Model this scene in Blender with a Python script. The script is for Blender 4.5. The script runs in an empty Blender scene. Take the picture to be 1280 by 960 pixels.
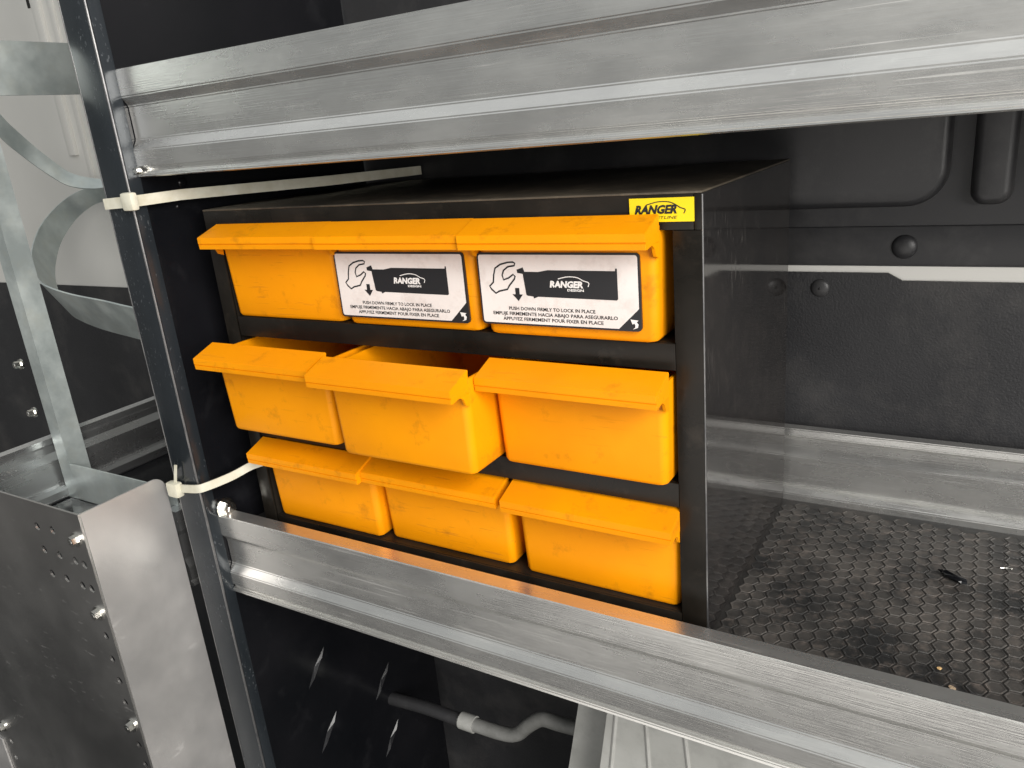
import bpy, bmesh, math, random
from mathutils import Vector, Matrix
random.seed(7)
S = bpy.context.scene
C = S.collection

# ---------------------------------------------------------------- camera (solved from the vanishing points)
FPX = 979.34
def _dir(vx, vy):
    return Vector((vx - 640, vy - 480, FPX)).normalized()
AX = -_dir(-1011, 312)
AZ = -_dir(918, 3457)
AY = AZ.cross(AX)
if AY.z < 0:
    AY = -AY
CAM = Vector((0.1526, -0.4746, 0.0468))
def ray(p):
    c = Vector((p[0] - 640, p[1] - 480, FPX))
    return Vector((AX.dot(c), AY.dot(c), AZ.dot(c)))
def onX(p, x):
    r = ray(p); return CAM + r * ((x - CAM.x) / r.x)
def onY(p, y):
    r = ray(p); return CAM + r * ((y - CAM.y) / r.y)
def onZ(p, z):
    r = ray(p); return CAM + r * ((z - CAM.z) / r.z)
def onP(p, q, n):
    r = ray(p); return CAM + r * ((Vector(q) - CAM).dot(n) / r.dot(n))
cd = bpy.data.cameras.new('camera'); cam = bpy.data.objects.new('camera', cd); C.objects.link(cam)
cd.sensor_width = 36; cd.lens = FPX / 1280 * 36; cd.clip_start = 0.01; cd.clip_end = 100
right = Vector((AX[0], AY[0], AZ[0])); up = -Vector((AX[1], AY[1], AZ[1])); back = -Vector((AX[2], AY[2], AZ[2]))
M = Matrix((right, up, back)).transposed().to_4x4(); M.translation = CAM
cam.matrix_world = M
S.camera = cam

# ---------------------------------------------------------------- world, lamps, exposure
W = bpy.data.worlds.new('World'); S.world = W; W.use_nodes = True
wn = W.node_tree.nodes; wl = W.node_tree.links
bg = wn['Background']
tc = wn.new('ShaderNodeTexCoord'); sp = wn.new('ShaderNodeSeparateXYZ'); rp = wn.new('ShaderNodeValToRGB')
mr = wn.new('ShaderNodeMapRange'); mr.inputs[1].default_value = -1; mr.inputs[2].default_value = 1
wl.new(tc.outputs['Generated'], sp.inputs[0]); wl.new(sp.outputs['Z'], mr.inputs[0]); wl.new(mr.outputs[0], rp.inputs[0])
rp.color_ramp.elements[0].position = 0.46; rp.color_ramp.elements[0].color = (0.31, 0.30, 0.285, 1)
rp.color_ramp.elements[1].position = 0.54; rp.color_ramp.elements[1].color = (0.36, 0.39, 0.39, 1)
e_ = rp.color_ramp.elements.new(0.80); e_.color = (1.35, 1.40, 1.42, 1)
wl.new(rp.outputs[0], bg.inputs[0]); bg.inputs[1].default_value = 0.42
def area(name, loc, target, sx, sy, power, col):
    l = bpy.data.lights.new(name, 'AREA'); l.shape = 'RECTANGLE'; l.size = sx; l.size_y = sy; l.energy = power; l.color = col
    o = bpy.data.objects.new(name, l); C.objects.link(o); o.location = loc
    o.rotation_euler = (Vector(target) - Vector(loc)).to_track_quat('-Z', 'Y').to_euler()
    return o
area('door_daylight', (1.6, -1.2, 0.72), (-0.1, 0, -0.15), 1.2, 1.7, 108, (1.0, 0.97, 0.93))
area('sunlit_ground_bounce', (0.15, -1.9, -0.95), (0.0, 0, -0.25), 2.4, 1.3, 13, (1.0, 0.96, 0.91))
S.view_settings.view_transform = 'Standard'; S.view_settings.look = 'None'
S.view_settings.exposure = 0; S.view_settings.gamma = 1; S.view_settings.use_curve_mapping = False
S.render.engine = 'CYCLES'

# ---------------------------------------------------------------- materials
def mat(name, col, rough=0.5, metal=0.0, col2=None, blotch=8, stretch=(1, 1, 1), fine=120, bump=0.0, rvar=0.0,
        dust=None, dust_amt=0.0, dust_scale=20, scratch=0.0, scratch_col=(0.5, 0.5, 0.5), scratch_stretch=(3, 60, 60), coat=0.0, dlo=0.5, dhi=0.75,
        fst=None, blo=0.35, bhi=0.65, spec=0.5, vary=True, aniso=0.0, world=False):
    m = bpy.data.materials.new(name); m.use_nodes = True
    n = m.node_tree.nodes; L = m.node_tree.links; b = n['Principled BSDF']
    b.inputs['Roughness'].default_value = rough; b.inputs['Metallic'].default_value = metal
    b.inputs['Specular IOR Level'].default_value = spec; b.inputs['Coat Weight'].default_value = coat
    b.inputs['Coat Roughness'].default_value = 0.08
    if aniso: b.inputs['Anisotropic'].default_value = aniso
    g = n.new('ShaderNodeTexCoord'); oi = n.new('ShaderNodeObjectInfo')
    off = n.new('ShaderNodeVectorMath'); off.operation = 'MULTIPLY_ADD'
    L.new(oi.outputs['Random'], off.inputs[0]); off.inputs[1].default_value = (9, 7, 5) if vary else (0, 0, 0)
    L.new(n.new('ShaderNodeNewGeometry').outputs['Position'] if world else g.outputs['Object'], off.inputs[2])
    def noise(scale, st=(1, 1, 1), det=4, rgh=0.6):
        mp = n.new('ShaderNodeMapping'); mp.inputs['Scale'].default_value = st
        L.new(off.outputs[0], mp.inputs[0])
        t = n.new('ShaderNodeTexNoise'); t.inputs['Scale'].default_value = scale; t.inputs['Detail'].default_value = det
        t.inputs['Roughness'].default_value = rgh
        L.new(mp.outputs[0], t.inputs['Vector']); return t
    def ramp(src, a, z, ca=(0, 0, 0, 1), cz=(1, 1, 1, 1)):
        r = n.new('ShaderNodeValToRGB'); r.color_ramp.elements[0].position = a; r.color_ramp.elements[1].position = z
        r.color_ramp.elements[0].color = ca; r.color_ramp.elements[1].color = cz
        L.new(src, r.inputs[0]); return r
    def mix(f, a, c):
        x = n.new('ShaderNodeMix'); x.data_type = 'RGBA'
        L.new(f, x.inputs[0])
        for s, v in ((6, a), (7, c)):
            if isinstance(v, tuple): x.inputs[s].default_value = (*v[:3], 1)
            else: L.new(v, x.inputs[s])
        return x.outputs[2]
    col_out = None
    bl = noise(blotch, stretch)
    if col2:
        col_out = ramp(bl.outputs[0], blo, bhi, (*col, 1), (*col2, 1)).outputs[0]
    cur = col_out if col_out else tuple(col)
    if dust:
        dn = noise(dust_scale, (1, 1, 1), 6, 0.7)
        r = ramp(dn.outputs[0], dlo, dhi, (0, 0, 0, 1), (dust_amt,) * 3 + (1,))
        cur = mix(r.outputs[0], cur, tuple(dust))
    sc_r = None
    if scratch:
        sn = noise(1.0, scratch_stretch, 2, 0.5); gate = noise(14, (1, 1, 1), 2)
        r1 = ramp(sn.outputs[0], 0.64, 0.68); r2 = ramp(gate.outputs[0], 0.45, 0.62)
        mm = n.new('ShaderNodeMath'); mm.operation = 'MULTIPLY'; L.new(r1.outputs[0], mm.inputs[0]); L.new(r2.outputs[0], mm.inputs[1])
        m2 = n.new('ShaderNodeMath'); m2.operation = 'MULTIPLY'; L.new(mm.outputs[0], m2.inputs[0]); m2.inputs[1].default_value = scratch
        cur = mix(m2.outputs[0], cur, tuple(scratch_col)); sc_r = m2.outputs[0]
    if isinstance(cur, tuple): b.inputs['Base Color'].default_value = (*cur[:3], 1)
    else: L.new(cur, b.inputs['Base Color'])
    fn = noise(fine, fst or stretch, 3)
    if rvar:
        q = n.new('ShaderNodeMapRange'); q.inputs[3].default_value = max(0.02, rough - rvar); q.inputs[4].default_value = rough + rvar
        q.inputs[1].default_value = 0.3; q.inputs[2].default_value = 0.7
        L.new(bl.outputs[0], q.inputs[0])
        if sc_r:
            ad = n.new('ShaderNodeMath'); ad.operation = 'ADD'; ad.use_clamp = True; L.new(q.outputs[0], ad.inputs[0]); L.new(sc_r, ad.inputs[1]); L.new(ad.outputs[0], b.inputs['Roughness'])
        else: L.new(q.outputs[0], b.inputs['Roughness'])
    if bump:
        bp = n.new('ShaderNodeBump'); bp.inputs['Strength'].default_value = bump; bp.inputs['Distance'].default_value = 0.001
        L.new(fn.outputs[0], bp.inputs['Height']); L.new(bp.outputs[0], b.inputs['Normal'])
    return m
YEL = mat('yellow_plastic', (0.82, 0.295, 0.0015), 0.40, spec=0.18, col2=(0.74, 0.255, 0.0015), blotch=9, fine=700, bump=0.12, rvar=0.08,
          dust=(0.30, 0.10, 0.006), dust_amt=0.6, dust_scale=38, dlo=0.57, dhi=0.76, scratch=0.25, scratch_col=(0.25, 0.09, 0.01), scratch_stretch=(30, 200, 420))
BLK = mat('cabinet_black', (0.008, 0.007, 0.0055), 0.33, spec=0.25, col2=(0.017, 0.014, 0.011), blotch=12, fine=300, bump=0.05, rvar=0.1,
          dust=(0.08, 0.065, 0.05), dust_amt=0.22, dust_scale=42, dlo=0.56)
BLKTOP = mat('cabinet_dusty_black', (0.022, 0.018, 0.014), 0.5, col2=(0.085, 0.071, 0.052), blotch=6, fine=300, bump=0.05, rvar=0.1,
             dust=(0.2, 0.16, 0.11), dust_amt=0.5, dust_scale=40)
GLOSS = mat('cabinet_gloss_black', (0.014, 0.013, 0.013), 0.07, col2=(0.02, 0.018, 0.017), blotch=9, fine=200, bump=0.01, rvar=0.02,
            dust=(0.12, 0.1, 0.09), dust_amt=0.12, dust_scale=70, scratch=0.14, scratch_col=(0.3, 0.28, 0.26), scratch_stretch=(300, 420, 60))
PANEL = mat('panel_black', (0.004, 0.0044, 0.0055), 0.2, spec=0.35, col2=(0.007, 0.007, 0.0085), blotch=6, fine=200, bump=0.02, rvar=0.08,
            dust=(0.08, 0.08, 0.085), dust_amt=0.10, dust_scale=18, dlo=0.55)
FLANGE = mat('flange_dark_steel', (0.018, 0.022, 0.026), 0.2, 0.3, col2=(0.032, 0.038, 0.044), blotch=11, stretch=(1, 1, 0.4), fine=150, bump=0.03, rvar=0.08,
             scratch=0.25, scratch_col=(0.3, 0.32, 0.34), scratch_stretch=(400, 400, 200))
EDGE = mat('worn_bare_edge', (0.30, 0.295, 0.29), 0.4, 0.9, col2=(0.14, 0.14, 0.145), blotch=40, rvar=0.1)
ALU = mat('mill_aluminium', (0.66, 0.655, 0.635), 0.27, 0.88, fst=(0.03, 1.4, 1.4), col2=(0.74, 0.735, 0.71), blotch=34, stretch=(0.4, 1.2, 1.2), fine=700, bump=0.10, rvar=0.045,
          scratch=0.16, scratch_col=(0.34, 0.34, 0.33), scratch_stretch=(5, 520, 520), dust=(0.85, 0.85, 0.82), dust_amt=0.5, dust_scale=95, dlo=0.60, dhi=0.72, aniso=0.3)
ALUY = mat('mill_aluminium_crosswise', (0.58, 0.58, 0.575), 0.28, 0.95, fst=(1.4, 0.03, 1.4), col2=(0.6, 0.605, 0.61), blotch=22, stretch=(1.2, 0.35, 1.2), fine=700, bump=0.1, rvar=0.05,
           scratch=0.06, scratch_col=(0.8, 0.8, 0.8), scratch_stretch=(300, 300, 60))
PLATE = mat('sheet_aluminium', (0.54, 0.53, 0.52), 0.52, 0.82, col2=(0.70, 0.68, 0.66), blotch=7, stretch=(1, 1, 1), fine=240, bump=0.08, rvar=0.07,
            scratch=0.08, scratch_col=(0.85, 0.84, 0.82), scratch_stretch=(300, 60, 200))
PLATE_DARKREFL = mat('sheet_aluminium_dark_reflection', (0.46, 0.45, 0.44), 0.36, 1.0, col2=(0.55, 0.54, 0.525), blotch=5, fine=240, bump=0.06, rvar=0.06,
             scratch=0.10, scratch_col=(0.8, 0.79, 0.77), scratch_stretch=(50, 300, 240))  # darker copy of PLATE: front plate's dark reflection put into the base colour
GALV = mat('galvanised_steel', (0.44, 0.49, 0.48), 0.44, 0.6, col2=(0.60, 0.65, 0.63), blotch=26, fine=160, bump=0.12, rvar=0.08, vary=False,
           dust=(0.55, 0.55, 0.46), dust_amt=0.35, dust_scale=34)
STEEL = mat('zinc_fastener', (0.65, 0.64, 0.6), 0.25, 1.0, rvar=0.08)
WHITE = mat('van_white_paint', (0.72, 0.71, 0.67), 0.35, col2=(0.66, 0.65, 0.61), blotch=3, coat=0.2)
TRIM = mat('trim_black_plastic', (0.022, 0.022, 0.024), 0.42, col2=(0.03, 0.03, 0.032), blotch=7, fine=900, bump=0.15, rvar=0.06,
           dust=(0.13, 0.125, 0.12), dust_amt=0.3, dust_scale=11)
TRIMT = mat('trim_textured_plastic', (0.022, 0.022, 0.024), 0.5, col2=(0.032, 0.032, 0.034), blotch=7, fine=520, bump=0.5, rvar=0.06,
            dust=(0.14, 0.13, 0.12), dust_amt=0.3, dust_scale=9)
RUB = mat('rubber_black', (0.014, 0.014, 0.014), 0.45, col2=(0.03, 0.028, 0.026), blotch=13, fine=500, bump=0.2, rvar=0.1,
          dust=(0.12, 0.10, 0.085), dust_amt=0.5, dust_scale=24, vary=False)
HEX = mat('rubber_stud', (0.018, 0.018, 0.018), 0.40, col2=(0.070, 0.064, 0.058), blotch=16, fine=900, bump=0.35, rvar=0.12, blo=0.40, bhi=0.62,
          dust=(0.17, 0.14, 0.12), dust_amt=0.6, dust_scale=110, vary=False, world=True)
TIE = mat('nylon_natural', (0.62, 0.60, 0.50), 0.4, col2=(0.52, 0.49, 0.38), blotch=60)
STK = mat('sticker_white', (0.74, 0.69, 0.66), 0.35, col2=(0.68, 0.62, 0.59), blotch=14, dust=(0.3, 0.2, 0.15), dust_amt=0.3, dust_scale=60)
INK = mat('sticker_black_ink', (0.016, 0.016, 0.018), 0.35)
INKW = mat('sticker_white_ink', (0.72, 0.70, 0.68), 0.4)
LBL = mat('label_yellow', (0.80, 0.60, 0.01), 0.35)
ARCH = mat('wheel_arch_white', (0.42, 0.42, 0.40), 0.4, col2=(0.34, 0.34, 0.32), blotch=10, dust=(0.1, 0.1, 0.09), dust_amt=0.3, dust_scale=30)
PIPEM = mat('pipe_grey', (0.24, 0.24, 0.23), 0.5, col2=(0.16, 0.16, 0.15), blotch=30)
HOLE = mat('slot_dark', (0.01, 0.01, 0.01), 0.7)
CRUMB = mat('crumb_tan', (0.55, 0.36, 0.16), 0.7)
FLOORM = mat('van_floor_rubber', (0.012, 0.012, 0.012), 0.6)

# ---------------------------------------------------------------- mesh helpers
def obj(name, bm, m, parent=None, smooth=True, angle=35):
    bmesh.ops.recalc_face_normals(bm, faces=bm.faces)
    if smooth:
        for f in bm.faces: f.smooth = True
        for e in bm.edges:
            if len(e.link_faces) == 2 and e.calc_face_angle(0) > math.radians(angle): e.smooth = False
    me = bpy.data.meshes.new(name); bm.to_mesh(me); bm.free(); me.materials.append(m)
    o = bpy.data.objects.new(name, me); C.objects.link(o)
    if parent: o.parent = parent
    return o
def thing(name, label, cat, loc=(0, 0, 0), group=None, kind=None):
    o = bpy.data.objects.new(name, None); C.objects.link(o); o.location = loc; o.empty_display_size = 0.02
    o['label'] = label; o['category'] = cat
    if group: o['group'] = group
    return o
def tag(o, label, cat=None, group=None, kind=None):
    o['label'] = label
    if cat: o['category'] = cat
    if group: o['group'] = group
    if kind: o['kind'] = kind
    return o
def box(bm, x0, x1, y0, y1, z0, z1, bev=0.0):
    r = bmesh.ops.create_cube(bm, size=1)
    for v in r['verts']:
        v.co = Vector(((x0 + x1) / 2 + v.co.x * (x1 - x0), (y0 + y1) / 2 + v.co.y * (y1 - y0), (z0 + z1) / 2 + v.co.z * (z1 - z0)))
    if bev:
        es = list({e for v in r['verts'] for e in v.link_edges})
        bmesh.ops.bevel(bm, geom=es, offset=bev, segments=2, affect='EDGES', profile=0.6)
def mbox(name, m, parent, x0, x1, y0, y1, z0, z1, bev=0.0):
    bm = bmesh.new(); box(bm, x0, x1, y0, y1, z0, z1, bev); return obj(name, bm, m, parent)
def prism(bm, prof, axis, a, b, caps=True):
    """closed profile (list of (u,v)) swept along axis from a to b; axis X: (u,v)=(y,z); Y: (x,z); Z: (x,y)"""
    def P(u, v, t):
        return {'X': (t, u, v), 'Y': (u, t, v), 'Z': (u, v, t)}[axis]
    A = [bm.verts.new(P(u, v, a)) for u, v in prof]; B = [bm.verts.new(P(u, v, b)) for u, v in prof]
    n = len(prof)
    for i in range(n):
        bm.faces.new((A[i], A[(i + 1) % n], B[(i + 1) % n], B[i]))
    if caps:
        bm.faces.new(A); bm.faces.new(B)
def cyl(bm, p0, p1, r0, r1=None, seg=16, caps=True):
    p0 = Vector(p0); p1 = Vector(p1); r1 = r0 if r1 is None else r1
    d = (p1 - p0).normalized(); u = d.orthogonal().normalized(); w = d.cross(u)
    A = []; B = []
    for i in range(seg):
        t = 2 * math.pi * i / seg; q = u * math.cos(t) + w * math.sin(t)
        A.append(bm.verts.new(p0 + q * r0)); B.append(bm.verts.new(p1 + q * r1))
    for i in range(seg): bm.faces.new((A[i], A[(i + 1) % seg], B[(i + 1) % seg], B[i]))
    if caps: bm.faces.new(A); bm.faces.new(B)
def tube(bm, pts, r, seg=12):
    pts = [Vector(p) for p in pts]; rings = []; prev = None
    for i, p in enumerate(pts):
        d = (pts[min(i + 1, len(pts) - 1)] - pts[max(i - 1, 0)]).normalized()
        u = d.orthogonal().normalized() if prev is None else (prev - d * prev.dot(d)).normalized()
        prev = u; w = d.cross(u); rr = r[i] if isinstance(r, (list, tuple)) else r
        rings.append([bm.verts.new(p + (u * math.cos(2 * math.pi * k / seg) + w * math.sin(2 * math.pi * k / seg)) * rr) for k in range(seg)])
    for a, b in zip(rings, rings[1:]):
        for k in range(seg): bm.faces.new((a[k], a[(k + 1) % seg], b[(k + 1) % seg], b[k]))
    bm.faces.new(rings[0]); bm.faces.new(rings[-1])
def smooth_path(pts, n=8):
    pts = [Vector(p) for p in pts]; out = []
    for i in range(len(pts) - 1):
        a = pts[max(i - 1, 0)]; b = pts[i]; c = pts[i + 1]; d = pts[min(i + 2, len(pts) - 1)]
        for k in range(n):
            t = k / n
            out.append(0.5 * ((2 * b) + (c - a) * t + (2 * a - 5 * b + 4 * c - d) * t * t + (3 * b - a - 3 * c + d) * t ** 3))
    out.append(pts[-1]); return out
def strip(bm, pts, wvec, th):
    """a flat strap along pts, wide along wvec, thickness th"""
    pts = [Vector(p) for p in pts]; rows = []
    for i, p in enumerate(pts):
        d = (pts[min(i + 1, len(pts) - 1)] - pts[max(i - 1, 0)]).normalized()
        wv = wvec[i] if isinstance(wvec, list) else Vector(wvec)
        nrm = d.cross(wv).normalized() * th * 0.5
        rows.append([bm.verts.new(p + nrm), bm.verts.new(p + wv + nrm), bm.verts.new(p + wv - nrm), bm.verts.new(p - nrm)])
    for a, b in zip(rows, rows[1:]):
        for k in range(4): bm.faces.new((a[k], a[(k + 1) % 4], b[(k + 1) % 4], b[k]))
    bm.faces.new(rows[0]); bm.faces.new(rows[-1])
def hexbolt(name, loc, nrm, r, h, parent, m=None):
    nrm = Vector(nrm).normalized(); loc = Vector(loc)
    bm = bmesh.new(); cyl(bm, loc, loc + nrm * h * 0.25, r * 1.45, seg=20)
    cyl(bm, loc + nrm * h * 0.25, loc + nrm * h, r, r * 0.96, seg=6)
    cyl(bm, loc + nrm * h, loc + nrm * h * 1.06, r * 0.5, r * 0.4, seg=12)
    return obj(name, bm, m or STEEL, parent)
def dome(name, loc, r, h, m, parent):
    bm = bmesh.new(); bmesh.ops.create_uvsphere(bm, u_segments=20, v_segments=12, radius=1)
    for v in bm.verts: v.co = Vector((v.co.x * r, v.co.y * h, v.co.z * r)) + Vector(loc)
    return obj(name, bm, m, parent)
def text_mesh(s, size, shear=0.0, bold=0.0, space=1.0, align='CENTER'):
    cu = bpy.data.curves.new('t', 'FONT'); cu.body = s; cu.size = size; cu.shear = shear; cu.offset = bold
    cu.align_x = align; cu.space_character = space; cu.resolution_u = 2
    o = bpy.data.objects.new('t', cu); C.objects.link(o)
    dg = bpy.context.evaluated_depsgraph_get()
    me = bpy.data.meshes.new_from_object(o.evaluated_get(dg))
    bpy.data.objects.remove(o); bpy.data.curves.remove(cu)
    return me
class Flat:
    """flat print: shapes drawn in a local (u,v) frame lying on a face that looks toward -Y"""
    def __init__(s): s.bm = bmesh.new()
    def poly(s, pts, d=0.0):
        vs = [s.bm.verts.new((u, d, v)) for u, v in pts]
        f = s.bm.faces.new(vs); f.normal_update(); bmesh.ops.triangulate(s.bm, faces=[f])
    def stroke(s, pts, w, closed=False, d=0.0):
        pts = [Vector((p[0], p[1])) for p in pts]; n = len(pts); L = []; R = []
        for i in range(n):
            a = pts[(i - 1) % n] if closed or i else pts[0]; b = pts[(i + 1) % n] if closed or i < n - 1 else pts[-1]
            t = (b - a).normalized(); nn = Vector((-t.y, t.x)) * w / 2
            L.append(s.bm.verts.new((pts[i].x + nn.x, d, pts[i].y + nn.y))); R.append(s.bm.verts.new((pts[i].x - nn.x, d, pts[i].y - nn.y)))
        for i in range(n if closed else n - 1):
            j = (i + 1) % n; s.bm.faces.new((L[i], L[j], R[j], R[i]))
    def text(s, st, u, v, size, width=None, **k):
        me = text_mesh(st, size, **k)
        xs = [q.co.x for q in me.vertices]; sc = 1.0
        if width: sc = width / (max(xs) - min(xs))
        mid = (max(xs) + min(xs)) / 2
        m = s.bm; vs = [m.verts.new((u + (q.co.x - mid) * sc, 0, v + q.co.y)) for q in me.vertices]
        for p in me.polygons:
            try: m.faces.new([vs[i] for i in p.vertices])
            except ValueError: pass
        bpy.data.meshes.remove(me)
    def build(s, name, m, parent, loc, depth=0.0):
        for f in s.bm.faces: f.normal_update()
        for f in s.bm.faces:
            if f.normal.y > 0: f.normal_flip()
        me = bpy.data.meshes.new(name); s.bm.to_mesh(me); s.bm.free(); me.materials.append(m)
        o = bpy.data.objects.new(name, me); C.objects.link(o); o.location = loc
        if parent: o.parent = parent
        return o
def rrect(x0, x1, z0, z1, r, seg=5, corners='all'):
    pts = []
    for cx, cz, a0 in ((x1 - r, z1 - r, 0), (x0 + r, z1 - r, 90), (x0 + r, z0 + r, 180), (x1 - r, z0 + r, 270)):
        for k in range(seg + 1):
            t = math.radians(a0 + 90 * k / seg); pts.append((cx + r * math.cos(t), cz + r * math.sin(t)))
    return pts

# ================================================================ THE SETTING
WY = 0.285                       # van side wall
bm = bmesh.new(); box(bm, -2.2, 1.4, WY + 0.003, WY + 0.03, -1.2, 1.2)
van_wall = tag(obj('van_wall', bm, WHITE), 'grey white painted sheet steel side wall of the van', kind='structure')
# pressed ribs and slots in the bare white sheet
def wall_feature(name, p0, p1, w, h, m, y=WY + 0.003):
    a = onY(p0, y); b = onY(p1, y); x = (a.x + b.x) / 2
    bm = bmesh.new(); box(bm, x - w / 2, x + w / 2, y - h, y + 0.002, min(a.z, b.z), max(a.z, b.z), min(h, w) * 0.45)
    return obj(name, bm, m, van_wall)
wall_feature('rib', (90, 195), (20, -120), 0.020, 0.006, WHITE)
wall_feature('rib', (112, 225), (40, -120), 0.012, 0.004, WHITE)
wall_feature('rib', (132, 225), (58, -120), 0.014, 0.007, WHITE)
for p0, p1 in (((81, 143), (76, 130)), ((38, 10), (32, -6))):
    wall_feature('slot', p0, p1, 0.006, 0.0015, HOLE)
bm = bmesh.new(); box(bm, -2.2, 1.4, -1.0, WY + 0.002, -1.02, -1.0)
tag(obj('van_floor', bm, FLOORM), 'black rubber covered floor of the van', kind='structure')

# lower trim panel (one sheet behind both shelves) with a notched top edge in this bay
lower = thing('lower_wall_panel', 'textured black plastic panel below the pale stripe on the van wall', 'wall panel', (0, WY, -0.6))
def stripe(p): return onY(p, WY)
zt0 = stripe((1000, 340)).z; zt1 = stripe((1280, 354)).z
xa = stripe((1110, 342)).x; xb = stripe((1128, 352)).x
xm0 = stripe((900, 345)).x; xm1 = stripe((920, 340)).x
prof = [(-2.2, -1.0), (1.4, -1.0), (1.4, zt1), (xb, zt1), (xa, zt0), (xm1, zt0), (xm0, zt1), (-0.50, zt1), (-0.52, -0.148), (-2.2, -0.148)]
bm = bmesh.new(); prism(bm, prof, 'Y', WY, WY + 0.0026)
o = obj('panel_sheet', bm, TRIMT); o.parent = lower; o.matrix_parent_inverse = Matrix.Translation((0, -WY, 0.6))
def par(o, t):
    o.parent = t; o.matrix_parent_inverse = Matrix.Translation(-Vector(t.location)); return o
q = stripe((1025, 360)); par(dome('fastener', (q.x, WY, q.z), 0.0085, 0.003, TRIM, None), lower)
par(dome('fastener_pin', (q.x, WY - 0.003, q.z), 0.0012, 0.0007, HOLE, None), lower)
bm = bmesh.new(); tube(bm, [(-0.56, WY + 0.001, zt1 - 0.002), (xm0, WY + 0.001, zt1 - 0.002)], 0.0015)
bm.free()
# upper trim panel with raised pads, leaving grooves between
upper = thing('upper_wall_panel', 'black plastic panel with raised rounded pads above the pale stripe', 'wall panel', (0, WY, 0.2))
zs = stripe((1150, 333)).z
par(mbox('panel_sheet', TRIM, None, -0.52, 1.4, WY, WY + 0.0026, zs, 1.1), upper)
zg0 = stripe((1150, 282)).z; zg1 = stripe((1150, 258)).z
par(mbox('lower_pad', TRIM, None, -0.51, 1.38, WY - 0.002, WY + 0.002, zs + 0.001, zg0, 0.0015), upper)
gx0 = stripe((1190, 200)).x; gx1 = stripe((1216, 200)).x; gx2 = stripe((1272, 200)).x; gx3 = stripe((1300, 200)).x
for a, b in ((-0.51, gx0), (gx1, gx2), (gx3, 0.8)):
    r = 0.032 if b - a > 0.1 else 0.012
    bm = bmesh.new(); lay = []
    for ins, yy in ((0, WY + 0.002), (0.0015, WY - 0.010), (0.0035, WY - 0.0135), (0.007, WY - 0.015)):
        lay.append([bm.verts.new((u, yy, v)) for u, v in rrect(a + ins, b - ins, zg1 + ins, 1.05, max(r - ins, 0.004), 10)])
    for A_, B_ in zip(lay, lay[1:]):
        for k_ in range(len(A_)): bm.faces.new((A_[k_], A_[(k_ + 1) % len(A_)], B_[(k_ + 1) % len(A_)], B_[k_]))
    bm.faces.new(lay[-1])
    par(obj('raised_pad', bm, TRIM, None, angle=40), upper)
q = stripe((1131, 308)); par(dome('fastener', (q.x, WY - 0.002, q.z), 0.0105, 0.005, TRIM, None), upper)
q = stripe((905, 308)); par(dome('fastener', (q.x, WY - 0.002, q.z), 0.0105, 0.005, TRIM, None), upper)

# ================================================================ SHELVES
ZF = -0.322      # deck of the drawer shelf
RH = 0.089
RY = -0.030      # outer plane of the front lips
XL = -0.497      # inner face of the end panel
def lip_profile(y, zt, s=1):
    o = [(0.0, 0.0), (0, .25), (.0052, .335), (.0052, .645), (0, .74), (0, .905), (.003, .915), (.003, .942), (-.001, .952), (-.0015, .985), (0.001, 1.0)]
    pts = [(y + s * d, zt - f * RH) for d, f in o]
    pts += [(y + s * .0115, zt - RH), (y + s * .0115, zt - .012), (y + s * .016, zt - .006), (y + s * .016, zt)]
    return pts
def lip_obj(y, zt, x0, x1, parent):
    bm = bmesh.new(); prism(bm, lip_profile(y, zt), 'X', x0, x1)
    es = [e for e in bm.edges if abs(e.verts[0].co.x - e.verts[1].co.x) > 0.1]
    bmesh.ops.bevel(bm, geom=es, offset=0.0009, segments=2, affect='EDGES')
    return obj('front_lip', bm, ALU, parent, angle=22)
def back_lip_prof(y0, z0):
    return [(y0 + a, z0 + b) for a, b in ((0, 0), (0, .009), (.004, .0135), (.010, .0145), (.012, .044), (.019, .052), (.0195, .060), (.0165, .0635), (.0175, .070), (.024, .0725), (.029, .068), (.029, 0))]
shelf = thing('shelf', 'metal shelf carrying the drawer cabinet, scuffed aluminium front lip', 'shelf', (0, 0, 0))
lip_obj(RY, -0.300, XL + 0.001, 1.0, shelf)
mbox('deck', BLK, shelf, XL + 0.001, 1.0, RY + 0.0118, 0.272, ZF - 0.008, ZF - 0.004)
bm = bmesh.new(); prism(bm, back_lip_prof(0.243, ZF - 0.003), 'X', XL + 0.002, 1.0)
es = [e for e in bm.edges if abs(e.verts[0].co.x - e.verts[1].co.x) > 0.1]
bmesh.ops.bevel(bm, geom=es, offset=0.0008, segments=2, affect='EDGES')
obj('back_lip', bm, ALU, shelf, angle=22)
n0 = onX((283, 635), XL + 0.004)
hexbolt('nut', (XL + 0.001, n0.y, n0.z), (1, 0, 0), 0.0075, 0.010, shelf)
shelf2 = thing('shelf', 'empty metal shelf above the drawer cabinet with wide aluminium front lip', 'shelf', (0, 0, 0.1))
o = lip_obj(RY, 0.122, XL + 0.001, 1.0, None); par(o, shelf2)
par(mbox('deck', BLK, None, XL + 0.001, 1.0, RY + 0.0118, 0.262, 0.092, 0.096), shelf2)
n0 = onY((165, 228), RY)
par(hexbolt('screw', (XL + 0.004, RY - 0.0005, 0.0385), (0, -1, 0), 0.0028, 0.004, None), shelf2)

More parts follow.
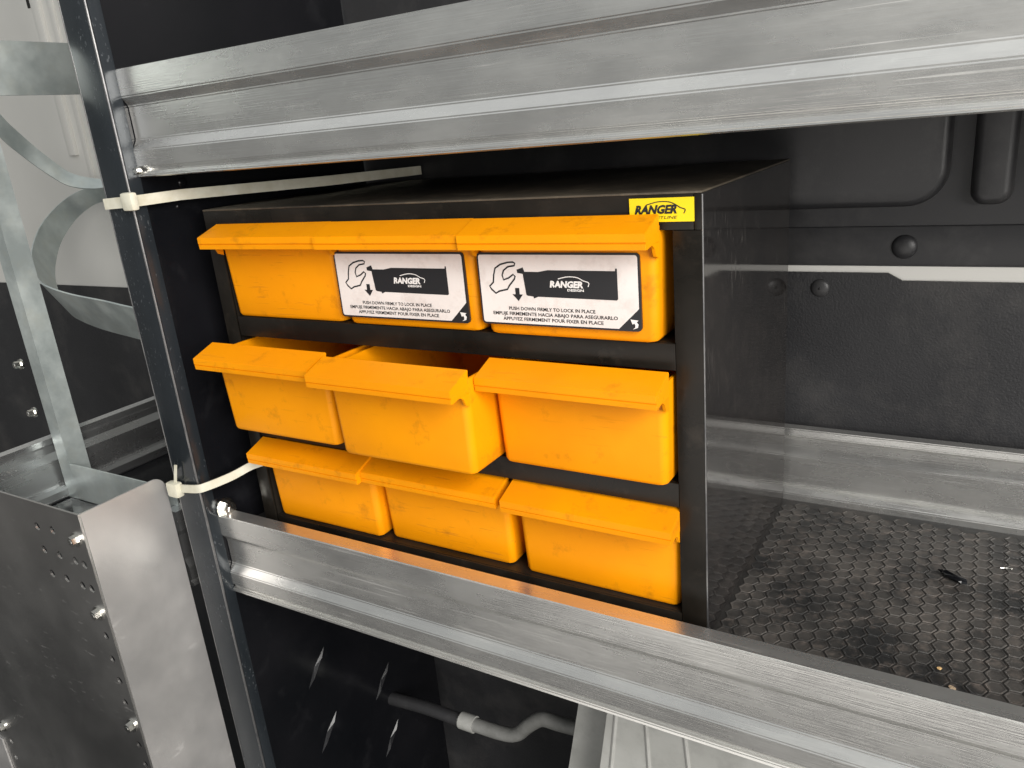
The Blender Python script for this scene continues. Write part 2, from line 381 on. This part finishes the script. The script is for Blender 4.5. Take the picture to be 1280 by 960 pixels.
# end panel with folded front flange
pan = thing('end_panel', 'glossy black steel end panel with folded front edge left of the drawers', 'end panel', (XL, 0, -0.9))
PF = -0.0435
bm = bmesh.new(); box(bm, XL - 0.002, XL, PF + 0.0145, 0.268, -0.98, 0.75); par(obj('sheet', bm, PANEL), pan)
bm = bmesh.new(); box(bm, XL - 0.0335, XL + 0.0016, PF, PF + 0.0022, -0.98, 0.75, 0.001); par(obj('front_flange', bm, FLANGE), pan)
bm = bmesh.new(); box(bm, XL - 0.0032, XL + 0.0016, PF + 0.0023, PF + 0.0143, -0.98, 0.75, 0.0005); par(obj('folded_hem', bm, FLANGE), pan)
bm = bmesh.new(); cyl(bm, (XL + 0.0018, PF + 0.0004, -0.98), (XL + 0.0018, PF + 0.0004, 0.75), 0.0012, seg=8); par(obj('worn_edge', bm, EDGE), pan)
bm = bmesh.new(); cyl(bm, (XL - 0.0336, PF + 0.0006, -0.98), (XL - 0.0336, PF + 0.0006, 0.75), 0.0008, seg=8); par(obj('worn_edge', bm, EDGE), pan)
for p in ((228, 228), (222, 258)):
    q = onX(p, XL); r = par(dome('rivet', (XL, 0, 0), 1, 1, PANEL, None), pan)
    rr = 0.005 if p[1] < 240 else 0.0025
    for v in r.data.vertices: v.co = Vector((XL + (v.co.x - XL) * 0.002, q.y + v.co.y * rr, q.z + v.co.z * rr))
# raised tread bars pressed in the panel
def tread(y0, z0, y1, z1):
    bm = bmesh.new(); a = Vector((XL, y0, z0)); b = Vector((XL, y1, z1)); d = (b - a); w = Vector((0, -d.z, d.y)).normalized() * 0.0042
    mid = (a + b) / 2; vs = [bm.verts.new(a), bm.verts.new(mid + w), bm.verts.new(b), bm.verts.new(mid - w)]
    r0 = bm.verts.new(a + d * 0.25 + Vector((0.0028, 0, 0))); r1 = bm.verts.new(a + d * 0.75 + Vector((0.0028, 0, 0)))
    for f in ((0, 1, 4), (1, 5, 4), (1, 2, 5), (2, 3, 5), (3, 4, 5), (3, 0, 4)):
        bm.faces.new([(vs + [r0, r1])[i] for i in f])
    return par(obj('tread_bar', bm, PANEL, None, smooth=False), pan)
q0 = onX((405, 808), XL); q1 = onX((386, 862), XL)
dy = onX((486, 828), XL).y - q0.y
for iy in range(0, 3):
    for iz in range(0, 4):
        oy = iy * dy; oz = -iz * 0.0955 - iy * 0.0955
        tread(q0.y + oy, q0.z + oz, q1.y + oy, q1.z + oz) if q0.z + oz < -0.42 and q0.y + oy < 0.255 else None

# ================================================================ RUBBER MAT
mat_t = thing('rubber_mat', 'black rubber shelf mat with raised hexagon studs beside the cabinet', 'mat', (0.1, 0.1, ZF))
par(mbox('mat_base', RUB, None, XL + 0.004, 1.0, RY + 0.0119, 0.2425, ZF - 0.0039, ZF - 0.0004), mat_t)
pitch = 0.0124
bm = bmesh.new(); ra = pitch / math.sqrt(3) * 0.93
rings = []
for rr, zz in ((ra, -0.0005), (ra * 0.93, 0.0002), (ra * 0.84, 0.0002), (ra * 0.72, -0.0001)):
    rings.append([bm.verts.new((rr * math.cos(math.radians(60 * k)), rr * math.sin(math.radians(60 * k)), zz)) for k in range(6)])
for a, b in zip(rings, rings[1:]):
    for k in range(6): bm.faces.new((a[k], a[(k + 1) % 6], b[(k + 1) % 6], b[k]))
bm.faces.new(rings[-1])
hx = obj('hex_stud', bm, HEX, None, smooth=False)
spots = []
for i in range(0, 33):
    for j in range(-1, 24):
        x = 0.008 + i * pitch * 0.866; y = -0.010 + (j + 0.5 * (i % 2)) * pitch
        if 0.004 < x < 0.34 and -0.011 < y < 0.236: spots.append((x, y))
def vis(s):
    return (Vector((s[0], s[1], ZF)) - CAM).length + (1 if s[0] > 0.225 else 0)
spots.sort(key=vis)
hm = hx.data; bpy.data.objects.remove(hx)
for x, y in spots[:300]:
    o = bpy.data.objects.new('hex_stud', hm); C.objects.link(o)
    o.parent = mat_t; o.location = (x - 0.1, y - 0.1, 0); o.rotation_euler = (random.uniform(-.02, .02), random.uniform(-.02, .02), random.uniform(-.04, .04))
bm = bmesh.new()
for x, y in spots[300:]:
    t = bmesh.new(); t.from_mesh(hm); bmesh.ops.translate(t, verts=t.verts, vec=(x, y, ZF)); tmp = bpy.data.meshes.new('t'); t.to_mesh(tmp); t.free(); bm.from_mesh(tmp); bpy.data.meshes.remove(tmp)
o = obj('hex_studs_far', bm, HEX, None, smooth=False); par(o, mat_t); o['kind'] = 'stuff'

# ================================================================ DRAWER CABINET
CW, CD = 0.46, 0.241
CB = ZF + 0.0006
cab = thing('drawer_cabinet', 'black metal drawer cabinet holding nine yellow bins', 'cabinet', (-CW / 2, CD / 2, CB))
def cb(name, m, *a, bev=0.0): return par(mbox(name, m, None, *a, bev), cab)
st = 0.0185
ROWF = (-0.0975, -0.1985, -0.3035)     # floors of the three rows
cb('top_panel', BLKTOP, -CW, 0, 0.0, CD, -0.0015, 0, bev=0.0006)
cb('side_panel', GLOSS, -0.0015, 0.0, 0.0016, CD, CB, -0.0016)
cb('side_panel', BLK, -CW, -CW + 0.0015, 0.0016, CD, CB, -0.0016)
cb('back_panel', BLK, -CW + 0.0016, -0.0016, CD - 0.002, CD - 0.0002, CB, -0.0016)
cb('header', BLK, -CW + 0.0002, -0.0052, 0.0, 0.0016, -0.0235, -0.0016, bev=0.0004)
cb('stile', BLK, -st, -0.0002, -0.0006, 0.0015, CB + 0.0002, -0.0238, bev=0.0005)
cb('stile', BLK, -0.0048, -0.0002, -0.0004, 0.0014, -0.0236, -0.0018, bev=0.0005)
cb('stile', BLK, -CW + 0.0002, -CW + 0.0163, -0.0006, 0.0015, CB + 0.0002, -0.0238, bev=0.0005)
cb('inner_wall', BLK, -st - 0.001, -st, 0.0018, CD - 0.004, CB + 0.001, -0.0238)
cb('inner_wall', BLK, -CW + 0.0163, -CW + 0.0173, 0.0018, CD - 0.004, CB + 0.001, -0.0238)
for i, z in enumerate(ROWF):
    cb('tray', BLK, -CW + st + 0.0012, -st - 0.0012, 0.0015, CD - 0.003, z - 0.0015, z)
    h = 0.0185 if i < 2 else 0.0176
    cb('rail', BLK, -CW + st + 0.0003, -st - 0.0003, -0.0004, 0.0013, z - h, z - 0.0002, bev=0.0004)
bm = bmesh.new(); cyl(bm, (0.0002, 0.0006, CB + 0.001), (0.0002, 0.0006, -0.002), 0.0007, seg=8); par(obj('worn_edge', bm, EDGE), cab)
# yellow label
tl = onY((786.5, 249.5), -0.0006); br = onY((867.5, 276.5), -0.0006); tr = onY((867.5, 245.8), -0.0006)
lx0, lx1, lz1, lz0 = tl.x, tr.x, tr.z, br.z
bm = bmesh.new(); box(bm, lx0, lx1, -0.0009, -0.0001, lz0, lz1); lab = par(obj('label', bm, LBL), cab)
lw = lx1 - lx0; lh = lz1 - lz0
F = Flat(); F.text('RANGER', lw * 0.415, lh * 0.36, lh * 0.48, width=lw * 0.66, shear=0.28, bold=lh * 0.022)
F.text('FLEETLINE', lw * 0.52, lh * 0.13, lh * 0.17, width=lw * 0.46, shear=0.2)
sw = smooth_path([(lw * .27, lh * .72, 0), (lw * .45, lh * .84, 0), (lw * .62, lh * .83, 0), (lw * .72, lh * .72, 0), (lw * .8, lh * .58, 0), (lw * .87, lh * .5, 0), (lw * .85, lh * .34, 0)], 6)
F.stroke(sw, lh * 0.04)
o = F.build('lettering', INK, None, (lx0, -0.0012, lz0)); o.parent = lab

# ================================================================ BINS
BW = 0.1387
def bin_body():
    bm = bmesh.new(); H = 0.0765
    yb = 0.205
    def ring(z, w, yf, r, ybk):
        pts = []
        for cx, cy, a0 in ((w / 2 - r, ybk - r, 0), (-w / 2 + r, ybk - r, 90), (-w / 2 + r, yf + r, 180), (w / 2 - r, yf + r, 270)):
            for k in range(6):
                t = math.radians(a0 + 18 * k); pts.append(bm.verts.new((cx + r * math.cos(t), cy + r * math.sin(t), z)))
        return pts
    def wid(z): return 0.1322 + (z / H) * 0.0034
    y0 = 0.0215
    R = [ring(0.0, wid(0) - 0.006, y0 + .0045, .005, yb - .004), ring(0.0008, wid(0) - 0.0025, y0 + .0036, .0055, yb - .003), ring(0.003, wid(0.003), y0 + .003, .006, yb - .002)]
    for z in (0.02, 0.04, 0.06, H): R.append(ring(z, wid(z), y0 + .003 -   .003 * z / H, .006, yb - .002 + .002 * z / H))
    t = 0.002
    for z in (H, 0.04, 0.006): R.append(ring(z, wid(z) - 2 * t, y0 + .003 - .003 * z / H + t, .0045, yb - t))
    for a, b in zip(R, R[1:]):
        for k in range(24): bm.faces.new((a[k], a[(k + 1) % 24], b[(k + 1) % 24], b[k]))
    bm.faces.new(R[0]); bm.faces.new(R[-1])
    return bm
def bin_handle():
    bm = bmesh.new(); zf = 0.0755
    prof = [(0, zf), (0.0, zf - .0052), (.0011, zf - .0056), (.0011, zf - .0060), (0.0002, zf - .0064), (0.0006, zf - .0100), (.003, zf - .0105), (.012, zf - .0078), (.0232, zf - .0085), (.0232, zf + .004), (.0245, zf + .0078), (.0232, zf + .0086)]
    prism(bm, prof, 'X', -BW / 2, BW / 2)
    es = [e for e in bm.edges if abs(e.verts[0].co.x - e.verts[1].co.x) < 1e-6] + [e for e in bm.edges if abs(e.verts[0].co.x - e.verts[1].co.x) > .1 and abs(e.verts[0].co.z - zf) < 1e-6]
    bmesh.ops.bevel(bm, geom=es, offset=0.0007, segments=2, affect='EDGES', clamp_overlap=True)
    return bm
def bin_gusset(s):
    bm = bmesh.new(); zf = 0.0755; x = s * (BW / 2 - 0.0012)
    prof = [(0.0015, zf - .0098), (0.012, zf - .009), (0.016, zf - .0115), (0.0185, zf - .017), (.0235, zf - .019), (.0235, zf + .003), (.004, zf - .003)]
    prism(bm, prof, 'X', x - 0.0012, x + 0.0008)
    return bm
mb = None
def make_bin(c, y, z, label):
    global mb
    t = thing('storage_bin', label, 'bin', (c, y, z), 'yellow plastic bins in the drawer cabinet')
    if mb is None:
        a = obj('body', bin_body(), YEL, t); b = obj('handle', bin_handle(), YEL, t, angle=25)
        g = [obj('gusset', bin_gusset(s), YEL, b, smooth=False) for s in (-1, 1)]
        mb = (a.data, b.data, [q.data for q in g])
    else:
        a = bpy.data.objects.new('body', mb[0]); b = bpy.data.objects.new('handle', mb[1]); C.objects.link(a); C.objects.link(b); a.parent = t; b.parent = t
        for gd in mb[2]:
            g = bpy.data.objects.new('gusset', gd); C.objects.link(g); g.parent = b
    return t
LAB = {'11': 'yellow bin without sticker in the top row, beside the bins with white stickers',
       '12': 'yellow bin with white instruction sticker between two other top row bins',
       '13': 'yellow bin with white instruction sticker under the small yellow label',
       '21': 'yellow bin half pulled out of the middle row, next to the black end panel',
       '22': 'yellow bin pulled out farthest, standing in the middle of the middle row',
       '23': 'clean yellow bin at the glossy side end of the middle row',
       '31': 'yellow bin with a dark smudge in the bottom row beside the end panel',
       '32': 'yellow bin in the middle of the bottom row above the aluminium lip',
       '33': 'scuffed yellow bin at the glossy side end of the bottom row'}
SPOT = {'11': (-0.3742, -0.0243), '12': (-0.2347, -0.0262), '13': (-0.0952, -0.0285),
        '21': (-0.3730, -0.0555), '22': (-0.2275, -0.0650), '23': (-0.0895, -0.0340),
        '31': (-0.3722, -0.0220), '32': (-0.2333, -0.0165), '33': (-0.0880, -0.0195)}
BINS = {k: (x, y, ROWF[int(k[0]) - 1] + 0.0006) for k, (x, y) in SPOT.items()}
for k, (cx, y, z) in BINS.items():
    BINS[k] = make_bin(cx, y, z, LAB[k])

# stickers
def sticker(t, tl, tr, br):
    Y = t.location.y + 0.0215 + 0.0022
    a = onY(tl, Y); b = onY(tr, Y); c = onY(br, Y)
    w = b.x - a.x; h = (a.z + b.z) / 2 - c.z
    u0 = a.x - t.location.x; v0 = c.z - t.location.z
    Yl = 0.0207
    def put(F, name, m, parent, d): 
        o = F.build(name, m, parent, (u0, d, v0)); return o
    bm = bmesh.new(); prism(bm, rrect(u0, u0 + w, v0, v0 + h, 0.003), 'Y', Yl, Yl + 0.002)
    s = obj('sticker', bm, INK, t, smooth=False)
    F = Flat(); e = 0.0014; tri = h * 0.27
    pts = [p for p in rrect(e, w - e, e, h - e, 0.002)]
    pts = [p for p in pts if not (p[0] > w - e - tri and p[1] < tri)]
    pts += [(w - e - tri * 1.05, e), (w - e, e + tri)]
    pts.sort(key=lambda p: math.atan2(p[1] - h / 2, p[0] - w / 2))
    F.poly(pts); put(F, 'white_field', STK, s, Yl - 0.0002)
    d = Yl - 0.0004
    U = lambda x, y: ((x - 105) / 985 * w, (1 - (y - 75) / 460) * h)     # sticker traced in its own frame
    F = Flat()
    sil = [(365, 180), (405, 165), (412, 185), (412, 192), (500, 192), (560, 180), (955, 180), (957, 165), (966, 165), (966, 345), (958, 352), (490, 346), (462, 358), (460, 346), (425, 342), (415, 335), (402, 205), (368, 200)]
    F.poly([U(*p) for p in sil])
    F.poly([U(*p) for p in ((345, 295), (372, 295), (372, 335), (392, 335), (362, 378), (325, 335), (345, 335))])
    hand = [(357, 140), (352, 155), (310, 162), (280, 185), (268, 215), (275, 245), (310, 232), (340, 210), (352, 222), (345, 240), (310, 280), (295, 305), (240, 318), (216, 332), (190, 308), (178, 288), (205, 262), (212, 215), (225, 172), (262, 148), (310, 135), (345, 133)]
    F.stroke([U(*p) for p in hand], w * 0.0095, closed=True)
    F.text('PUSH DOWN FIRMLY TO LOCK IN PLACE', w * .465, h * 0.215, h * 0.066, width=w * .545, bold=h * 0.0012)
    F.text('EMPUJE FIRMEMENTE HACIA ABAJO PARA ASEGURARLO', w * .475, h * 0.142, h * 0.066, width=w * .785, bold=h * 0.0012)
    F.text('APPUYEZ FERMEMENT POUR FIXER EN PLACE', w * .465, h * 0.069, h * 0.066, width=w * .635, bold=h * 0.0012)
    put(F, 'black_print', INK, s, d)
    F = Flat()
    F.text('RANGER', (668 - 105) / 985 * w, (1 - (283 - 75) / 460) * h, h * 0.115, width=w * .205, shear=0.15, bold=h * 0.006)
    F.text('DESIGN', (722 - 105) / 985 * w, (1 - (306 - 75) / 460) * h, h * 0.042, width=w * .10, bold=h * 0.0015)
    F.stroke(smooth_path([(*U(620, 232), 0), (*U(680, 218), 0), (*U(735, 222), 0), (*U(770, 240), 0), (*U(802, 252), 0), (*U(797, 276), 0)], 5), h * 0.012)
    put(F, 'white_lettering', INKW, s, d - 0.0002)
    F = Flat()
    arrow = [(w - .050 * w, h * .03), (w - .02 * w, h * .055), (w - .016 * w, h * .10), (w - .026 * w, h * .125), (w - .016 * w, h * .15), (w - .06 * w, h * .16), (w - .05 * w, h * .095), (w - .04 * w, h * .11), (w - .034 * w, h * .085), (w - .036 * w, h * .055)]
    F.poly(arrow)
    put(F, 'peel_arrow', INKW, s, d - 0.0002)
sticker(BINS['13'], (598, 317), (801, 312.6), (805, 413.7))
sticker(BINS['12'], (419, 313.5), (581, 315), (587, 403))

# ================================================================ CABLE TIES
tie = thing('cable_tie', 'long pale nylon cable tie running over the cabinet top from the post', 'cable tie', onY((160, 253), PF))
tz = onY((163, 252), PF - 0.004)
def tpar(o): return par(o, tie)
hw = 0.0062
end = onY((526, 213.5), 0.268)
bm = bmesh.new(); strip(bm, [(tz.x + 0.004, PF - 0.0025, tz.z - 0.005), (XL + 0.004, PF - 0.0015, tz.z - 0.005), (XL + 0.006, PF + 0.012, tz.z - 0.0049), (XL + 0.012, 0.0, tz.z - 0.0045), (-0.42, 0.12, (tz.z + end.z) / 2 - 0.004), (end.x, 0.268, end.z - 0.004)], (0, 0, 0.0095), 0.0014)
tpar(obj('strap', bm, TIE))
bm = bmesh.new(); box(bm, tz.x - 0.0075, tz.x + 0.0075, PF - 0.0085, PF - 0.001, tz.z - 0.0078, tz.z + 0.0078, 0.0025); tpar(obj('head', bm, TIE))
tl_ = onY((131, 255), PF - 0.003)
bm = bmesh.new(); strip(bm, [(tz.x - 0.004, PF - 0.003, tz.z - 0.005), (tl_.x, PF - 0.0032, tl_.z - 0.005)], (0, 0, 0.0095), 0.0014); tpar(obj('tail', bm, TIE))
tie2 = thing('cable_tie', 'short pale nylon cable tie looped round the post near the bottom bins', 'cable tie', onY((222, 612), PF))
t2 = onY((221, 610), PF - 0.004); e2 = onY((313, 583), -0.006); m2 = onY((246, 611), PF - 0.003)
bm = bmesh.new(); strip(bm, smooth_path([(t2.x + 0.003, PF - 0.004, t2.z - 0.004), (m2.x, PF - 0.004, m2.z - 0.004), (m2.x + 0.010, PF + 0.001, m2.z - 0.002), ((m2.x + e2.x) / 2 + 0.006, -0.022, (m2.z + e2.z) / 2 - 0.004), (e2.x, -0.006, e2.z - 0.004), (e2.x + 0.012, 0.0, e2.z)], 4), (0, 0, 0.0085), 0.0014); par(obj('strap', bm, TIE), tie2)
bm = bmesh.new(); box(bm, t2.x - 0.009, t2.x + 0.007, PF - 0.010, PF - 0.001, t2.z - 0.0085, t2.z + 0.007, 0.0025); par(obj('head', bm, TIE), tie2)
a = onY((216, 582), PF - 0.006)
bm = bmesh.new(); strip(bm, [(t2.x - 0.001, PF - 0.005, t2.z + 0.004), (a.x, PF - 0.004, a.z)], (0.003, 0, 0), 0.0014); par(obj('tail', bm, TIE), tie2)

# ================================================================ LEFT BAY
ls = thing('shelf', 'aluminium lipped shelf under the galvanised rack, running toward the van wall', 'shelf', (-0.66, 0.1, -0.33))
FX = -0.775
bm = bmesh.new(); pr = [(FX - (y - 0), z) for y, z in back_lip_prof(0, -0.328)]; prism(bm, pr, 'Y', -0.125, WY - 0.004)
par(obj('back_lip', bm, ALUY, angle=22), ls)
NX = XL - 0.052
bm = bmesh.new(); pr = [(NX - (y - RY), z) for y, z in lip_profile(RY, -0.302)]; prism(bm, pr, 'Y', -0.04, WY - 0.004)
par(obj('front_lip', bm, ALUY, angle=22), ls)
par(mbox('deck', PANEL, None, FX - 0.001, NX - 0.0118, -0.125, WY - 0.004, -0.334, -0.330), ls)

rack = thing('galvanised_rack', 'galvanised steel rack with curved straps beside the black end panel', 'rack', (-0.76, 0.01, -0.33))
GX = -0.755
# L post
pa = onX((40, 460), GX); pb = onX((52, 460), GX); pc = onX((79, 460), GX)
yb_ = pb.y; yc_ = pc.y
bm = bmesh.new(); prism(bm, [(GX, yb_), (GX, yc_), (GX - 0.0025, yc_), (GX - 0.0025, yb_ + 0.0025), (GX - 0.022, yb_ + 0.0025), (GX - 0.022, yb_)], 'Z', -0.3295, 0.6); par(obj('post', bm, GALV), rack)
# base strip along X
zt = onY((130, 590), yb_).z
par(mbox('base_strip', GALV, None, GX + 0.0005, NX - 0.012, yb_ - 0.0005, yb_ + 0.0015, -0.3295, zt, 0.0006), rack)
# top band along Y
b0 = onX((40, 52), GX - 0.004); b1 = onX((40, 119), GX - 0.004)
par(mbox('top_band', GALV, None, GX - 0.006, GX - 0.003, -0.35, 0.26, b1.z, b0.z, 0.0005), rack)
# curved straps: bent loops in a tilted plane
nrm = Vector((0.0, -0.5, 0.87)); Q = Vector((GX + 0.03, 0.05, -0.10))
ax = Vector((0.0, 0.5, -0.87))
pts = [(150, 229), (125, 231), (100, 238), (75, 254), (52, 280), (40, 310), (41, 335), (50, 352), (64, 360), (90, 368), (130, 376), (160, 383), (190, 388), (230, 385)]
P3 = [onP(p, Q, nrm) for p in pts]
wv = []
wd = [0.026, 0.026, 0.028, 0.032, 0.038, 0.044, 0.05, 0.055, 0.058, 0.06, 0.062, 0.062, 0.062, 0.062]
P3s = smooth_path(P3, 5)
wl_ = []
for i in range(len(P3s)):
    t = i / 5; k = min(int(t), len(wd) - 2); f = t - k
    wl_.append(ax * (wd[k] * (1 - f) + wd[k + 1] * f))
bm = bmesh.new(); strip(bm, P3s, wl_, 0.002); par(obj('curved_strap', bm, GALV, angle=60), rack)
nrm2 = Vector((0.0, 0.45, 0.89)).normalized(); Q2 = Vector((GX + 0.02, 0.06, 0.02))
pts = [(-60, 40), (-30, 100), (0, 143), (30, 172), (60, 197), (90, 217), (125, 224), (150, 222)]
P4 = smooth_path([onY(p, 0.10 + 0.0006 * max(p[0], -20)) for p in pts], 5)
w4 = [Vector((0.004, -0.01, -0.034 + 0.026 * i / (len(P4) - 1))) for i in range(len(P4))]
bm = bmesh.new(); strip(bm, P4, w4, 0.002); par(obj('curved_strap', bm, GALV, angle=60), rack)
for p in ((27, 455), (44, 515)):
    q = onX(p, GX - 0.012); par(hexbolt('bolt', q, (0, -1, 0.1), 0.004, 0.008, None), rack)

# aluminium divider box standing out in front of the left bay
boxt = thing('aluminium_tray', 'open sheet aluminium tray with bolted perforated front plate', 'tray', (-0.65, -0.09, -0.9))
EX = XL - 0.048
c0 = onX((100, 643), EX); c1 = onX((215, 640), EX)
fy = c0.y; by = c1.y; zt = c0.z
prof = [(fy, -0.95), (by, -0.95), (by, zt - 0.012)] + [(by - 0.012 + 0.012 * math.cos(math.radians(t)), zt - 0.012 + 0.012 * math.sin(math.radians(t))) for t in (15, 30, 45, 60, 75, 90)] + [(fy, zt)]
bm = bmesh.new(); prism(bm, prof, 'X', EX - 0.002, EX); ep = par(obj('end_plate', bm, PLATE, smooth=False), boxt)
bm = bmesh.new(); box(bm, EX - 0.42, EX - 0.0005, fy - 0.0022, fy - 0.0002, -0.95, zt)
fp = obj('front_plate', bm, PLATE_DARKREFL, None, smooth=False)
holes = [(48, 657), (67, 662), (57, 686), (76, 693), (96, 700), (107, 705), (67, 716), (85, 722), (105, 731), (116, 735), (134, 794), (142, 823), (151, 850), (158, 877), (175, 930), (183, 954), (15, 925), (21, 945)]
bm = bmesh.new()
for p in holes:
    q = onY(p, fy - 0.001); cyl(bm, (q.x, fy - 0.01, q.z), (q.x, fy + 0.01, q.z), 0.0044, seg=14)
bmesh.ops.recalc_face_normals(bm, faces=bm.faces)
cutm = bpy.data.meshes.new('cut'); bm.to_mesh(cutm); bm.free(); cut = bpy.data.objects.new('cut', cutm); C.objects.link(cut)
md = fp.modifiers.new('b', 'BOOLEAN'); md.object = cut; md.operation = 'DIFFERENCE'; md.solver = 'EXACT'
dg = bpy.context.evaluated_depsgraph_get(); nm = bpy.data.meshes.new_from_object(fp.evaluated_get(dg))
fp.modifiers.clear(); old = fp.data; fp.data = nm; bpy.data.meshes.remove(old); bpy.data.objects.remove(cut); bpy.data.meshes.remove(cutm)
if not fp.data.materials: fp.data.materials.append(PLATE)
par(fp, boxt)
par(mbox('bolt_flange', PLATE, None, EX - 0.022, EX - 0.0025, fy + 0.0002, fy + 0.002, -0.95, zt - 0.03), boxt).hide_render = False
bpy.data.objects.remove([o for o in boxt.children if o.name.startswith('bolt_flange')][0])
for p in ((96, 674), (124, 766), (166, 906), (5, 907)):
    q = onY(p, fy - 0.0022); par(hexbolt('bolt', (q.x, fy - 0.0022, q.z), (0, -1, 0), 0.0052, 0.0065, None), boxt)
q = onY((0, 930), fy - 0.004)
par(mbox('corner_plate', PLATE, None, EX - 0.42, q.x + 0.012, fy - 0.0045, fy - 0.0025, -0.95, q.z + 0.012), boxt)

# ================================================================ UNDER THE SHELF
PY = 0.17
pp = [(470, 868), (530, 884), (575, 900), (600, 908), (625, 916), (645, 918), (662, 906), (678, 899), (700, 905), (740, 915)]
pipe = thing('bent_pipe', 'pale bent pipe with a collar under the drawer shelf', 'pipe', onY((640, 918), PY))
P = smooth_path([onY(p, PY) for p in pp], 5)
bm = bmesh.new(); tube(bm, P[:11], 0.0085); par(obj('dark_end', bm, TRIM), pipe)
bm = bmesh.new(); tube(bm, P[10:], 0.0088); par(obj('tube', bm, PIPEM), pipe)
c = onY((577, 900), PY); c2 = onY((594, 906), PY)
bm = bmesh.new(); cyl(bm, c, c2, 0.0108, seg=20); par(obj('collar', bm, ARCH), pipe)
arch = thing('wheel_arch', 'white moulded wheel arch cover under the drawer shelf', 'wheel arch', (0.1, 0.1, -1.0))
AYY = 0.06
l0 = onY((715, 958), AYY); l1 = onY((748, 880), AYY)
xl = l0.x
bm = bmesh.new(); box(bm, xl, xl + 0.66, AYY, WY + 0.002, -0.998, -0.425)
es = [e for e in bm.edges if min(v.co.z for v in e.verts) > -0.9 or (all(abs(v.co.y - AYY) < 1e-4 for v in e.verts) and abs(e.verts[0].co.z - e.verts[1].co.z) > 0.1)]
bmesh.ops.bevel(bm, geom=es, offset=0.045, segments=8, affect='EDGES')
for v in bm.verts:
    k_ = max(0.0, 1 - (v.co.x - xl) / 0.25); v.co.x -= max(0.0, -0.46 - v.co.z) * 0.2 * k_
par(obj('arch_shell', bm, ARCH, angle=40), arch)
for px_, x2 in ((770, 762), (806, 812), (852, 862)):
    q = onY((px_, 890), AYY - 0.001); q2 = onY((x2, 975), AYY - 0.001)
    bm = bmesh.new(); tube(bm, [(q.x, AYY + 0.0005, q.z + 0.05), (q.x, AYY + 0.0005, q.z), (q2.x, AYY + 0.0005, q2.z), (q2.x, AYY + 0.0005, q2.z - 0.1)], 0.0022, 8)
    par(obj('seam_rib', bm, ARCH), arch)
# ================================================================ SCRAPS ON THE MAT
def lump(name, p, r, m, label, cat, flat=0.5, zlift=0.0006):
    q = onZ(p, ZF); bm = bmesh.new(); bmesh.ops.create_icosphere(bm, subdivisions=2, radius=1)
    for v in bm.verts:
        j = 1 + random.uniform(-0.3, 0.3); v.co = Vector((v.co.x * r[0] * j, v.co.y * r[1] * j, v.co.z * r[2] * j))
    a = random.uniform(0, 3); bmesh.ops.rotate(bm, verts=bm.verts, cent=(0, 0, 0), matrix=Matrix.Rotation(r[3] if len(r) > 3 else a, 3, 'Z'))
    lo = min(v.co.z for v in bm.verts)
    bmesh.ops.translate(bm, verts=bm.verts, vec=(q.x, q.y, ZF + zlift - lo))
    return tag(obj(name, bm, m, None, smooth=False), label, cat)
lump('grease_scrap', (1190, 725), (0.011, 0.0035, 0.0025, -0.5), PANEL, 'shiny black scrap lying on the rubber mat', 'scrap')
lump('metal_chip', (1257, 712), (0.005, 0.001, 0.0008, 0.3), STEEL, 'small bright metal chip on the mat near the back lip', 'chip')
lump('crumb', (1174, 838), (0.0014, 0.0011, 0.0010), CRUMB, 'tiny orange crumb on the hexagon studs', 'crumb')
lump('crumb', (1190, 862), (0.0026, 0.0017, 0.0006), mat('flake_tan', (0.4, 0.3, 0.2), 0.6), 'flat tan flake on the mat by the front lip', 'crumb')
